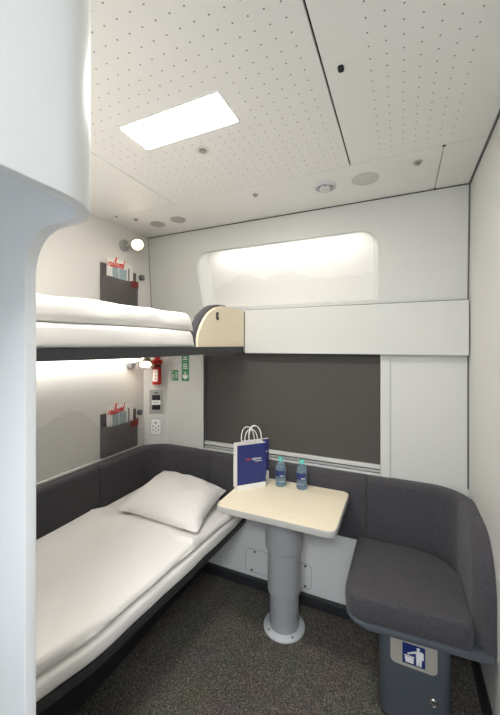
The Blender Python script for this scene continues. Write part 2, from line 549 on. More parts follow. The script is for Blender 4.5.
t = fitting('spotlight', 'small round recessed spotlight in the ceiling beside the light panel', 'spotlight', -.781, 1.225)
bm = nb(); lathe(bm, [(.030, 0), (.030, .003), (.026, .004), (.0175, .003), (0, .003)], down(-.781, 1.225)); obj('ring', bm, WHITE, t)
bm = nb(); lathe(bm, [(.0165, .002), (.0165, .005), (.012, .006), (0, .003)], down(-.781, 1.225)); obj('lens', bm, STEEL, t)

t = fitting('smoke_detector', 'round white ringed detector in the ceiling strip above the niche', 'detector', -.37, 1.782)
bm = nb(); lathe(bm, [(.058, 0), (.058, .004), (.052, .008), (.044, .008), (.040, .004), (0, .004)], down(-.37, 1.782)); obj('base', bm, LGREY, t)
bm = nb(); lathe(bm, [(.030, .004), (.030, .012), (.024, .019), (0, .02)], down(-.37, 1.782)); obj('sensor', bm, WHITE, t)
for k in range(6):
    a = 2*PI*k/6+.3
    bm = nb(); box(bm, .0305, .036, -.006, .006, .004, .010, M=down(-.37, 1.782) @ Matrix.Rotation(a, 4, 'Z')); obj('slot', bm, PLASTICG, t, smooth=False)
bm = nb(); lathe(bm, [(.066, -.001), (.066, .002), (.064, .003), (0, .003)], down(-.167, 1.781), 40)
tag(obj('speaker_cover', bm, SPKG), 'flat pale grey round speaker cover in the ceiling strip', 'speaker')
for x, y, lab in ((-1.545, 1.844, 'left grey oval air vent in ceiling strip near the upper lamp'),
                  (-1.367, 1.834, 'right grey oval air vent in ceiling strip, nearer the niche')):
    t = fitting('air_vent', lab, 'vent', x, y, 'air vents in the ceiling strip')
    bm = nb(); lathe(bm, [(.052, 0), (.052, .003), (.047, .006), (.043, .003), (0, .002)], down(x, y)); obj('rim', bm, VENTG, t)
    bm = nb()
    for k in range(-3, 4):
        w = math.sqrt(.042**2-(k*.011)**2)
        box(bm, -w, w, k*.011-.003, k*.011+.003, .001, .005, M=down(x, y))
    obj('grille', bm, VENTG, t, smooth=False)
for x, y, lab in ((.071, 1.717, 'steel fastener in the ceiling strip at the right'),
                  (-.744, 1.71, 'small steel fastener in the ceiling strip above the niche'),
                  (-1.618, 1.71, 'small steel fastener in the ceiling strip above the upper lamp')):
    t = fitting('ceiling_fastener', lab, 'fastener', x, y, 'ceiling strip fasteners')
    s = 1.25 if x > 0 else 1
    bm = nb(); lathe(bm, [(.0165*s, 0), (.0165*s, .002), (.013*s, .003), (0, .003)], down(x, y), 20); obj('rosette', bm, ALU, t)
    bm = nb(); lathe(bm, [(.009*s, .003), (.010*s, .010), (.006*s, .013), (0, .0135)], down(x, y), 20); obj('pin', bm, STEEL, t)
bm = nb(); prism(bm, rrect(-.176, -.158, 1.024, 1.050, .008, 5), lambda x, y: V(x, y, CZ-.004), lambda x, y: V(x, y, CZ+.001))
tag(obj('latch_hole', bm, RUBBER), 'black oblong latch in the right ceiling panel', 'latch')
for x, y, lab in ((-1.703, 1.624, 'tiny black stud on ceiling joint above the upper lamp'),
                  (.1665, 1.620, 'tiny black stud where ceiling joints meet at right'),
                  (.1665, 2.045, 'tiny black stud at the window end of the right strip joint')):
    bm = nb(); lathe(bm, [(.006, -.001), (.006, .003), (.004, .004), (0, .004)], down(x, y), 14)
    tag(obj('stud', bm, RUBBER), lab, 'stud', 'ceiling joint studs')

# ------------------------------------------------------------------ moulded cabinet shell in the foreground
RZ = 1.87
def plan(off):
    """plan line: side face (towards +X), rounded nose, rear face (towards +Y)"""
    xo, yo, r = -.505-off, .483-off, .115-off
    p = [(xo, -.45), (xo, -.1), (xo, .2)]
    for k in range(13):
        a = k/12*PI/2
        p.append((xo-r+r*math.cos(a), yo-r+r*math.sin(a)))
    p += [(-.68, yo), (-.9, yo), (-1.3, yo), (XL, yo)]
    return p
po, pi_ = plan(0), plan(.025)
bm = nb()
bv = .004
secs = []
for (xo, yo), (xi, yi) in zip(po, pi_):
    ux, uy = (xi-xo), (yi-yo); L = math.hypot(ux, uy); ux /= L; uy /= L
    def q(d, z): return V(xo+ux*d, yo+uy*d, z)
    secs.append([q(0, CZ-.001), q(0, RZ+bv), q(bv*.3, RZ+bv*.3), q(bv, RZ), q(L-bv, RZ), q(L-bv*.3, RZ+bv*.3), q(L, RZ+bv), q(L, CZ-.001)])
loft(bm, secs)
# rear leaf running down to the floor, its free edge swept back in a fillet
XC = -.750
out = [(XL, 0), (XC, 0), (XC, 1.78)]
rx, rz = .085, .088
for k in range(1, 12):
    a = k/12*PI/2
    out.append((XC+rx-rx*math.cos(a), 1.782+rz*math.sin(a)))
out += [(XC+rx, RZ), (XC+rx+.012, RZ+.004), (XL, RZ+.004)]
prism(bm, out, lambda x, z: V(x, .458, z), lambda x, z: V(x, .483, z), .003, 2)
box(bm, XL, -.505, -.48, -.455, 0, CZ-.001)  # unseen end wall, added to keep light from behind out of the recess
cab = obj('cabinet_shell', bm, SHELLW)
tag(cab, 'white moulded cabinet shell with rounded nose and open recess, in the left foreground', 'cabinet')

# ------------------------------------------------------------------ berths
LOWX = [(.5, -1.10), (.68, -1.065), (.88, -1.015), (1.09, -1.000), (1.48, -.972), (1.8, -.955), (2.02, -.948)]
UPX = [(.5, -1.07), (.66, -1.03), (.8, -.985), (.96, -.955), (1.2, -.955), (1.48, -.972), (1.8, -.982), (2.09, -.985)]
def ys(a, b, n): return [a+(b-a)*i/n for i in range(n+1)]

def berth_frame(front, y1, z0, z1, xl):
    b = nb()
    pts = [(xl, .5)] + [(cr(front, y), y) for y in ys(.5, y1, 24)] + [(xl, y1)]
    prism(b, pts, lambda x, y: V(x, y, z0), lambda x, y: V(x, y, z1), .008, 3)
    return b

def pad_face(y):
    if y < 1.91: return -1.745
    return -1.63 - math.sqrt(max(0, .115**2-(y-1.91)**2))
def slab(front, y0, y1, x_in, z0, ztop, edge, rad, ny=60, nx=26, lump=.0, lump_s=4., fold=0., seed=0., tuck=0., endr=.03, xin_r=.02, wav=0.):
    """soft slab (mattress or duvet): rows along Y, section in X with rounded front edge"""
    secs = []
    Y = ys(y0, y1, ny)
    xin_f = x_in if callable(x_in) else (lambda y: x_in)
    for y in Y:
        x_in = xin_f(y)
        xf = cr(front, y)+edge
        e = min(y-y0, y1-y)
        ke = math.sqrt(max(0, 1-(1-min(1, e/endr))**2)) if endr else 1.
        s = [V(x_in+.01, y, z0), V(xf-.02-tuck, y, z0)]
        zt0 = ztop(x_in, y)
        def nzz(x, yy, z):
            a = noise.noise(V(x*lump_s+seed, yy*lump_s, seed))*lump
            c = noise.noise(V((x*1.0+yy*.8)*9+seed, (yy-x)*2.2, seed*2))*fold
            return a+c
        zf = z0+(ztop(xf, y)-z0)*ke
        rr = min(rad, (zf-z0)*.48)
        for k in range(5):
            a = -PI/2+k/4*PI/2
            wz = noise.noise(V(3*seed, y*7, .3))*wav
            s.append(V(xf-rr+rr*math.cos(a)+wz, y, z0+rr+rr*math.sin(a)))
        for k in range(5):
            a = k/4*PI/2
            wz = noise.noise(V(3*seed, y*7, .9))*wav
            s.append(V(xf-rr+rr*math.cos(a)+wz, y, zf-rr+rr*math.sin(a)))
        for i in range(1, nx):
            f = i/nx
            x = xf-rr+(x_in+xin_r-(xf-rr))*f
            z = z0+(ztop(x, y)+nzz(x, y, 0)*min(1, f*8)*min(1, (1-f)*8)-z0)*ke
            s.append(V(x, y, z))
        z = z0+(ztop(x_in, y)-z0)*ke
        s += [V(x_in+xin_r*.4, y, z-.004), V(x_in, y, z-.02*ke), V(x_in, y, z0+.006)]
        secs.append(s)
    b = nb(); loft(b, secs)
    return b

# lower berth
lb = thing('lower_berth', 'lower berth base with curved anthracite edge along the left wall', 'berth', (-1.35, 1.2, 0))
obj('frame', berth_frame([(a, b+.004) for a, b in LOWX], 2.015, .433, .462, XL+.004), DARK, lb)
bm = nb(); box(bm, XL+.005, -1.30, .6, 2.0, .0, .433)
obj('base_box', bm, DARK, lb, smooth=False)
bm = slab(LOWX, .52, 2.018, pad_face, .463, lambda x, y: .536, .002, .022, lump=.003, seed=1.7, fold=.003, wav=.006)
tag(obj('mattress', bm, SHEET), 'mattress in a white sheet on the lower berth', 'mattress')
def dz(x, y):
    f = (x+1.75)/.75
    if y > 1.45: return .612-.032*min(1, (y-1.45)/.12) + .006*math.sin(PI*min(1, max(0, f)))
    return .614 + .022*math.sin(PI*min(1, max(0, f)))+.012*math.sin(y*3.1+1) - .015*max(0, f-.6)/.4
bm = slab(LOWX, .54, 1.99, pad_face, .539, dz, -.004, .024, ny=90, nx=44, lump=.014, lump_s=3.2, fold=.011, seed=5.1, endr=.06, wav=.010)
tag(obj('duvet', bm, SHEET), 'smooth white duvet spread over the lower berth', 'duvet')

# pillow
def pillow(c, th, name, label, rise=0.):
    """c = near-left, near-right, far-right, far-left corners of the seam"""
    N = 26
    b = nb()
    def P(u, v, s):
        # seam outline pulled in between the corners
        pu = u + .045*(1-v*v if False else (1-(2*v-1)**2))*(.5-u)*1.3
        pv = v + .045*(1-(2*u-1)**2)*(.5-v)*1.3
        q = (c[0]*(1-pu)+c[1]*pu)*(1-pv)+(c[3]*(1-pu)+c[2]*pu)*pv
        a = 2*u-1; d = 2*v-1
        prof = max(0, (1-abs(a)**2.6))**.55*max(0, (1-abs(d)**2.6))**.55
        wr = noise.noise(V(u*5, v*5, s*3+7))*.016*prof + noise.noise(V((u+v)*9, (u-v)*2.5, 3+s))*.008*prof
        up = th*.62*prof if s > 0 else -th*.38*prof
        return q + V(0, 0, up+wr)
    g = {}
    for s in (1, -1):
        for i in range(N+1):
            for j in range(N+1):
                if s == -1 and (i in (0, N) or j in (0, N)): g[s, i, j] = g[1, i, j]; continue
                g[s, i, j] = b.verts.new(P(i/N, j/N, s))
        for i in range(N):
            for j in range(N):
                b.faces.new((g[s, i, j], g[s, i+1, j], g[s, i+1, j+1], g[s, i, j+1]))
    return tag(obj(name, b, PILLOW, angle=80), label, 'pillow')
pillow([V(-1.575, 1.50, .622), V(-.990, 1.495, .615), V(-1.06, 1.95, .650), V(-1.60, 1.975, .69)], .15,
       'pillow', 'white pillow with fine dotted weave at the window end of the lower berth')

# upper berth
ub = thing('upper_berth', 'upper berth base with dark edge and pale wooden end board', 'berth', (-1.35, 1.2, 1.568))
obj('frame', berth_frame(UPX, 2.045, 1.568, 1.608, XL+.004), DARK, ub)
bpts = [(1.478, 1.609), (1.478, 1.646), (1.490, 1.685), (1.518, 1.73), (1.552, 1.768), (1.592, 1.800), (1.63, 1.822), (1.675, 1.838), (1.74, 1.852), (1.80, 1.856), (1.9, 1.855), (2.045, 1.850), (2.045, 1.609)]
bm = nb(); prism(bm, bpts, lambda y, z: V(-.990, y, z), lambda y, z: V(-.975, y, z), .002, 1)
gb = obj('end_board', bm, mat('pale_maple_board', (230, 217, 190), rough=.45, var=.06, vscale=5, stretch=(9, 1, 14)), ub, smooth=False)
gb['label'] = 'pale maple end board with curved top'
ppts = [(1.460, 1.609), (1.458, 1.65), (1.471, 1.693), (1.503, 1.742), (1.540, 1.781), (1.582, 1.815), (1.626, 1.838), (1.672, 1.852), (1.74, 1.864), (1.80, 1.864), (1.86, 1.858), (1.86, 1.609)]
bm = nb(); prism(bm, ppts, lambda y, z: V(-1.035, y, z), lambda y, z: V(-.9905, y, z), .012, 4)
o = obj('padded_edge', bm, FAB, ub); o['label'] = 'charcoal padded rim behind the board'
bm = nb(); prism(bm, rrect(1.668, 1.694, 1.765, 1.812, .012, 5), lambda y, z: V(-.975, y, z), lambda y, z: V(-.970, y, z), .001, 1)
lt = obj('latch', bm, RUBBER, ub)
bm = nb(); prism(bm, rrect(1.675, 1.687, 1.78, 1.797, .005, 4), lambda y, z: V(-.970, y, z), lambda y, z: V(-.966, y, z), .001, 1)
obj('thumb_turn', bm, PLASTICG, lt)
bm = slab(UPX, .52, 1.97, XL+.012, 1.609, lambda x, y: 1.693, -.004, .02, lump=.003, seed=9.2, fold=.004, wav=.006, tuck=.01) if False else \
     slab(UPX, .52, 1.445, XL+.012, 1.609, lambda x, y: 1.693, -.004, .02, lump=.003, seed=9.2, fold=.004, wav=.006)
tag(obj('mattress', bm, SHEET), 'mattress in a white sheet on the upper berth', 'mattress')
def dz2(x, y):
    f = (x-XL)/.8
    return 1.772 + (.012 if y < .9 else .012*max(0, 1-(y-.9)/.3)) + .048*math.sin(PI*min(1, max(0, f)))*(1.0 if y < 1.2 else 1-.45*(y-1.2)/.25) + .010*math.sin(y*5+1)
bm = slab(UPX, .54, 1.44, XL+.014, 1.6937, dz2, -.006, .030, ny=80, nx=40, lump=.014, lump_s=3.6, fold=.010, seed=12.4, endr=.05, wav=.014)
tag(obj('duvet', bm, SHEET), 'puffed white duvet spread over the upper berth', 'duvet')

# LED strip tucked under the upper berth against the wall
bm = nb(); box(bm, XL+.03, XL+.07, .6, 1.92, 1.558, 1.5685); us = obj('light_strip', bm, ALU, ub, smooth=False)
bm = nb(); box(bm, XL+.033, XL+.067, .6, 1.92, 1.554, 1.558)
LED_B = emit('berth_led', (255, 250, 243), 11.0)
o = obj('diffuser', bm, LED_B, us, smooth=False); o['label'] = 'glowing white diffuser'

# ------------------------------------------------------------------ upholstered wall pads
PT = .07                       # pad thickness
RC = .19                       # wall-side corner radius
path = []                      # (point on the wall side, inward normal)
for y in ys(.52, YW-RC, 40): path.append((V(XL, y, 0), V(1, 0, 0)))
for k in range(1, 14):
    a = PI - k/14*PI/2
    c = V(XL+RC, YW-RC, 0)
    path.append((c+V(math.cos(a), math.sin(a), 0)*RC, V(-math.cos(a), -math.sin(a), 0)))
for x in ys(XL+RC, XR-RC, 50): path.append((V(x, YW, 0), V(0, -1, 0)))
for k in range(1, 14):
    a = PI/2 - k/14*PI/2
    c = V(XR-RC, YW-RC, 0)
    path.append((c+V(math.cos(a), math.sin(a), 0)*RC, V(-math.cos(a), -math.sin(a), 0)))
for y in ys(YW-RC, 1.522, 22): path.append((V(XR, y, 0), V(-1, 0, 0)))
clean = [path[0]]
for p in path[1:]:
    if (p[0]-clean[-1][0]).length > 1e-4: clean.append(p)
path = clean
def pad(i0, i1, fall=False):
    secs = []
    seg = path[i0:i1+1]
    # finer rows at both ends for a pillowed seam
    S = [0]
    for a, b in zip(seg, seg[1:]): S.append(S[-1]+(b[0]-a[0]).length)
    T = S[-1]
    ts = sorted(set([0, .003, .007, .013] + [s for s in S if .015 < s < T-.015] + [T-.013, T-.007, T-.003, T]))
    for s in ts:
        for k in range(len(S)-1):
            if S[k] <= s <= S[k+1]+1e-9: break
        f = (s-S[k])/(S[k+1]-S[k])
        p = seg[k][0].lerp(seg[k+1][0], f); nn = seg[k][1].lerp(seg[k+1][1], f).normalized()
        e = min(s, T-s)
        inset = .013*(1-math.sqrt(max(0, 1-(1-min(1, e/.013))**2)))
        th = PT-inset
        zt = .850-inset*.3
        if fall:
            d = T-s
            if d < .19:
                zt = .63+.22*math.sqrt(max(0, 1-(1-d/.19)**2)) if d > 0 else .63
                th = PT*(.55+.45*min(1, d/.05))-inset*.2
        z0 = .4425 if fall else .470
        r = .022
        sec = []
        back = .030 if abs(nn.x) < .2 and nn.y < 0 and .0 else .001
        pts2 = [(back, z0), (th-r, z0)]
        for q in range(1, 5):
            a = -PI/2+q/4*PI/2; pts2.append((th-r+r*math.cos(a), z0+r+r*math.sin(a)))
        pts2 += [(th+.002, z0+.1), (th+.003, (z0+zt)/2), (th+.002, zt-.08)]
        r2 = .03
        for q in range(0, 6):
            a = q/5*PI/2; pts2.append((th-r2+r2*math.cos(a), zt-r2+r2*math.sin(a)))
        pts2 += [(back, zt-.002)]
        for d, z in pts2: sec.append(p+nn*d+V(0, 0, z))
        secs.append(sec)
    b = nb(); loft(b, secs)
    return b
def near(pt): return min(range(len(path)), key=lambda i: (path[i][0]-V(*pt, 0)).length)
k1, k2, k3 = near((XL, 1.53)), near((-1.24, YW)), near((-.19, YW))
for a, b, lab, fl in ((0, k1, 'charcoal upholstered wall pad along the lower berth, nearest the cabinet shell', False),
                      (k1, k2, 'charcoal upholstered wall pad curving round the corner behind the pillow', False),
                      (k2, k3, 'straight charcoal upholstered pad under the window behind the table', False),
                      (k3, len(path)-1, 'charcoal backrest pad curving round behind the corner seat', True)):
    tag(obj('wall_pad', pad(a, b, fl), FAB), lab, 'upholstered pad', 'charcoal pads around the berth and seat')

# ------------------------------------------------------------------ table
tb = thing('table', 'fixed table with pale wooden top on a thick grey telescopic column', 'table', (-.614, 1.826, 0))
bm = nb()
tp = rrect(-.918, -.275, 1.552, 2.022, (.045, .04, .03, .045), 8)
prism(bm, tp, lambda x, y: V(x, y, .722), lambda x, y: V(x, y, .752), .004, 2)
top = obj('tabletop', bm, EDGE, tb); top['label'] = 'tabletop with light grey rounded edge'
bm = nb()
tp2 = rrect(-.914, -.279, 1.556, 2.018, (.041, .036, .026, .041), 8)
prism(bm, tp2, lambda x, y: V(x, y, .7518), lambda x, y: V(x, y, .7535))
o = obj('wood_surface', bm, WOOD, top, smooth=False); o['label'] = 'pale maple laminate surface'
bm = nb(); box(bm, -.78, -.42, 1.62, 1.96, .706, .722, .003, 1); obj('mounting_plate', bm, DARK, tb, smooth=False)
T = Matrix.Translation((-.614, 1.826, 0))
for nm, r, z0, z1 in (('column_upper', .1085, .464, .707), ('column_middle', .0955, .214, .470), ('column_lower', .0840, .012, .222)):
    bm = nb(); lathe(bm, [(r-.004, z0), (r, z0+.004), (r, z1-.002), (r-.002, z1)], T, 48); obj(nm, bm, GREYCOL, tb)
bm = nb(); lathe(bm, [(.118, 0), (.118, .008), (.113, .013), (.088, .016), (.086, .018), (0, .018)], T, 48)
fl = obj('floor_flange', bm, LGREY, tb); fl['label'] = 'light grey floor flange'
for a in (-130, -45, 45, 135):
    a = math.radians(a)
    bm = nb(); lathe(bm, [(.0065, .013), (.0065, .016), (.004, .0175), (0, .0175)], Matrix.Translation((-.614+.101*math.cos(a), 1.826+.101*math.sin(a), 0)), 12)
    obj('screw', bm, PLASTICG, fl)

# ------------------------------------------------------------------ paper bags
def bag(o, w, d, h, thick, label, txt, name='paper_bag'):
    """o = front lower-left corner, w = unit width direction, d = unit depth direction"""
    o = V(*o); w = V(*w).normalized(); W, D = h[0], thick; Hh = h[1]
    nrm = w.cross(V(0, 0, 1)).normalized()     # towards the viewer
    d = -nrm
    t = thing(name, label, 'bag', (o+w*W/2+d*D/2)[:], 'paper bags on the table')
    b = nb()
    # open-topped body with gusset folds
    out = [(0, 0), (W, 0), (W-.004, D/2), (W, D), (0, D), (.004, D/2)]
    ti = .0012
    def P(q, z, ins=0.):
        cx, cy = W/2, D/2
        x = q[0]+(ins if q[0] < cx else -ins); y = q[1]+(ins if q[1] < cy-1e-6 else (-ins if q[1] > cy+1e-6 else 0))
        return o+w*x+d*y+V(0, 0, z)
    rows = [[b.verts.new(P(q, z, i)) for q in out] for z, i in ((0, 0), (Hh*.4, 0), (Hh, .001), (Hh, .001+ti), (.004, ti))]
    for a, c in zip(rows, rows[1:]):
        for i in range(6):
            j = (i+1) % 6
            b.faces.new((a[i], a[j], c[j], c[i]))
    b.faces.new(list(reversed(rows[0]))); b.faces.new(rows[-1])
    body = obj('body', b, PAPER, t, smooth=False)
    F = frame(o, w, V(0, 0, 1), nrm)
    b = nb(); box(b, .0, W-.001, Hh*.115, Hh*.998, .0003, .0012, M=F)
    pr = obj('printed_panel', b, BLUE, body, smooth=False); pr['label'] = 'navy blue printed front'
    if txt:
        text_mesh('red_lettering', '\u00d6BB', F @ Matrix.Translation((W*.37, Hh*.665, .0014)), .016, REDINK, body)
        text_mesh('white_lettering', 'nightjet', F @ Matrix.Translation((W*.66, Hh*.665, .0014)), .021, SIGNW, body, shear=.15)
        b = nb(); box(b, W*.62, W*.86, Hh*.60, Hh*.612, .0012, .0018, M=F); obj('small_print', b, SIGNW, body, smooth=False)
    else:
        text_mesh('white_lettering', 'nightjet', F @ Matrix.Translation((W*.83, Hh*.70, .0014)), .016, SIGNW, body, shear=.15)
        b = nb(); box(b, W*.90, W*.985, Hh*.10, Hh*.22, .0012, .0018, M=F); obj('small_print', b, SIGNW, body, smooth=False)
    for k, (dep, lean) in enumerate(((.008, .012), (D-.006, .022))):
        pts = []
        for i in range(21):
            a = PI*i/20
            x = W/2-math.cos(a)*.043; z = Hh+.085*math.sin(a)**.75
            if i in (0, 20): z = Hh-.035
            pts.append(o+w*x+d*(dep+lean*math.sin(a))+V(0, 0, z))
        b = nb(); tube(b, pts, .0028, 8); obj('handle', b, PAPER, t)
    # tissue sticking out of the top
    b = nb()
    for i in range(7):
        x0 = W*(.08+.11*i)
        pts = [o+w*(x0)+d*(D*.35)+V(0, 0, Hh-.05), o+w*(x0+.012)+d*(D*.3)+V(0, 0, Hh+.012+.008*math.sin(i*2.1)), o+w*(x0+.022)+d*(D*.55)+V(0, 0, Hh-.05)]
        q = [b.verts.new(p) for p in pts]; q2 = [b.verts.new(p+d*.008) for p in pts]
        b.faces.new(q); b.faces.new(list(reversed(q2)))
        for a in range(3):
            c = (a+1) % 3
            b.faces.new((q[a], q2[a], q2[c], q[c]))
    if txt: obj('tissue_paper', b, PAPER, t, smooth=False)
    else: b.free()
    return t
bag((-.884, 1.761, .7537), (.129, .136, 0), None, (.187, .268), .068, 'front navy and white paper bag with twisted handles, red and white lettering, on the table', True)
bag((-.903, 1.872, .7537), (.129, .136, 0), None, (.183, .262), .020, 'second navy paper bag, partly hidden behind the front bag on the table', False)

# ------------------------------------------------------------------ water bottles
def bottle(x, y, label):
    t = thing('water_bottle', label, 'bottle', (x, y, .7537), 'water bottles on the table')
    M = Matrix.Translation((x, y, .7537))
    prof = [(.020, .0), (.030, .002), (.032, .008), (.032, .02), (.0305, .024), (.032, .028), (.032, .034), (.0305, .038), (.032, .042),
            (.032, .048), (.0308, .052), (.0318, .056), (.0318, .108), (.030, .120), (.024, .134), (.015, .146), (.0125, .150), (.0125, .156)]
    b = nb(); lathe(b, prof, M, 32); obj('bottle_body', b, PET, t)
    b = nb(); lathe(b, [(.0155, .153), (.0162, .156), (.0162, .170), (.0148, .173), (0, .173)], M, 24)
    o = obj('cap', b, TEAL, t); o['label'] = 'turquoise screw cap'
    # paper label wrapped round the front of the bottle
    lb_ = nb(); ring = []
    for z in (.062, .100):
        for r in (.0322, .0327):
            ring.append([lb_.verts.new(M @ V(r*math.cos(a), r*math.sin(a), z)) for a in [math.radians(-180+150*k/18) for k in range(19)]])
    a, c, d, e = ring
    for i in range(18):
        lb_.faces.new((c[i], c[i+1], e[i+1], e[i])); lb_.faces.new((a[i+1], a[i], d[i], d[i+1]))
        lb_.faces.new((a[i], a[i+1], c[i+1], c[i])); lb_.faces.new((d[i+1], d[i], e[i], e[i+1]))
    lo = obj('paper_label', lb_, BLUE, t); lo['label'] = 'navy blue label'
    ang = math.radians(-62)
    dirn = V(math.cos(ang), math.sin(ang), 0)
    F = frame(V(x, y, .7537)+dirn*.0331, V(-dirn.y, dirn.x, 0), V(0, 0, 1), dirn)
    bb = nb(); box(bb, -.012, .012, .068, .0715, 0, .0006, M=F)
    obj('small_print', bb, SIGNW, lo, smooth=False)
bottle(-.676, 1.945, 'small clear water bottle with turquoise cap, beside the paper bags')
bottle(-.546, 1.957, 'small clear water bottle with turquoise cap, farther right from the bags')

# ------------------------------------------------------------------ corner seat and waste bin
cs = thing('corner_seat', 'charcoal cushioned corner seat on a slate slab, right of the table', 'seat', (.03, 1.78, .42))
bm = nb()
sp = rrect(-.228, XR-.004, 1.478, 2.045, (.02, .02, .02, .09), 8)
sp = [(x, y+ (.028 if (y < 1.5 and x > .2) else 0)) for x, y in sp]
prism(bm, sp, lambda x, y: V(x, y, .418), lambda x, y: V(x, y, .442), .010, 4)
o = obj('seat_base', bm, SLATE, cs); o['label'] = 'slate grey seat slab'
# cushion: soft slab from an outline, tilted a little to the back
def cushion():
    N = 8
    ol = rrect(-.230, .256, 1.480, 2.022, (.035, .20, .02, .085), 12)
    ol = [(x, y+(.030*(x+.23)/.48 if y < 1.7 else 0)) for x, y in ol]
    cx = sum(p[0] for p in ol)/len(ol); cy = sum(p[1] for p in ol)/len(ol)
    def ins(p, d):
        v = V(p[0]-cx, p[1]-cy, 0); L = v.length
        return v*(1-d/L)+V(cx, cy, 0)
    b = nb(); secs = []
    def ztop(y): return .548-.036*(y-1.48)/.54
    for d, f in ((.010, 0.), (.003, .03), (0, .10), (-.003, .5), (-.001, .80), (.0015, .90), (.006, .96), (.012, .99), (.02, 1.), (.06, 1.02), (.11, 1.03)):
        secs.append([V(q.x, q.y, .4425+(ztop(q.y)-.4425)*f) for q in (ins(p, d) for p in ol)])
    loft(b, secs)
    return b
o = obj('cushion', cushion(), FAB, cs)
# piping seam round the upper rim
wb = thing('waste_bin', 'slate grey waste bin cabinet under the corner seat', 'bin', (.055, 1.83, 0))
bm = nb()
wp = rrect(-.092, .190, 1.560, 2.0, (.05, .02, .02, .05), 8)
prism(bm, wp, lambda x, y: V(x, y, .012), lambda x, y: V(x, y, .4178), .004, 2)
body = obj('body', bm, SLATE, wb)
bm = nb()
wp2 = rrect(-.085, .183, 1.568, 1.99, (.045, .02, .02, .045), 8)
prism(bm, wp2, lambda x, y: V(x, y, 0), lambda x, y: V(x, y, .0125)); obj('plinth', bm, RUBBER, wb, smooth=False)
# brushed plate with the pictogram
FP = frame((0, 1.560, 0), (1, 0, 0), (0, 0, 1), (0, -1, 0))
bm = nb(); prism(bm, rrect(-.0415, .1365, .256, .4175, (.022, 0, 0, .022), 6), lambda x, z: V(x, 1.560, z), lambda x, z: V(x, 1.5580, z), .0006, 1)
pl = obj('sign_plate', bm, mat('brushed_steel_plate', (190, 186, 176), rough=.4, metal=.3, var=.04, vscale=60, stretch=(1, 1, .1)), wb, smooth=False)
pl['label'] = 'pale steel plate with a blue litter pictogram'
bm = nb(); box(bm, .0055, .0915, .270, .356, .002, .0030, M=FP); obj('pictogram_ground', bm, BLUESIGN, pl, smooth=False)
bm = nb()
def pic(pts): prism(bm, [(p[0]*.086+.0055, p[1]*.086+.270) for p in pts], lambda x, z: V(x, 1.5570, z), lambda x, z: V(x, 1.5564, z))
pic([(.14, .08), (.50, .08), (.50, .36), (.10, .36)])                              # bin
pic([(.08, .38), (.53, .38), (.53, .43), (.08, .43)])                              # lid
pic([(.70+.075*math.cos(a*PI/7), .86+.075*math.sin(a*PI/7)) for a in range(14)])   # head
pic([(.62, .06), (.72, .06), (.735, .36), (.75, .06), (.84, .06), (.86, .40), (.94, .40), (.93, .72), (.86, .77), (.62, .77), (.60, .62), (.61, .38)])   # body
pic([(.64, .76), (.36, .62), (.26, .56), (.28, .50), (.40, .55), (.64, .64)])      # arm
pic([(.22, .50), (.30, .47), (.32, .54), (.24, .57)])                              # litter
obj('pictogram', bm, SIGNW, pl, smooth=False)
bm = nb(); lathe(bm, [(.017, 0), (.017, .003), (.013, .006), (.009, .004), (0, .004)], FP @ Matrix.Translation((.122, .144, 0)), 24)
lk = obj('lock', bm, STEEL, wb)
bm = nb(); box(bm, -.0015, .0015, -.006, .006, .004, .0055, M=FP @ Matrix.Translation((.122, .144, 0)) @ Matrix.Rotation(.5, 4, 'Z')); obj('key_slot', bm, RUBBER, lk, smooth=False)

# hatch in the lower window wall
hy = lambda z: 2.05+.018*z/.5
hc = thing('service_hatch', 'flush white service hatch in the lower wall behind the table column', 'hatch', (-.74, 2.05, .06))
bm = nb()
prism(bm, rrect(-.965, -.515, .088, .232, .02, 5), lambda x, z: V(x, hy(z), z), lambda x, z: V(x, hy(z)-.002, z), .0006, 1)
obj('cover', bm, LOWER, hc, smooth=False)
bm = nb()
ring = rrect(-.968, -.512, .085, .235, .022, 5)
tube(bm, [V(x, hy(z)-.0008, z) for x, z in ring+ring[:1]], .0009, 5); obj('seal', bm, GASKET, hc)
for x, z in ((-.90, .222), (-.92, .098), (-.55, .222), (-.55, .098)):
    bm = nb(); lathe(bm, [(.007, 0), (.007, .002), (.004, .004), (0, .004)], frame((x, hy(z)-.002, z), (1, 0, 0), (0, 0, 1), (0, -1, 0)), 14)
    obj('fastener', bm, RUBBER, hc)

# ------------------------------------------------------------------ wall pockets, brochures, knobs, lamps on the left wall
FW = frame((XL, 0, 0), (0, 1, 0), (0, 0, 1), (1, 0, 0))     # x = along Y, y = up, z = out of the wall

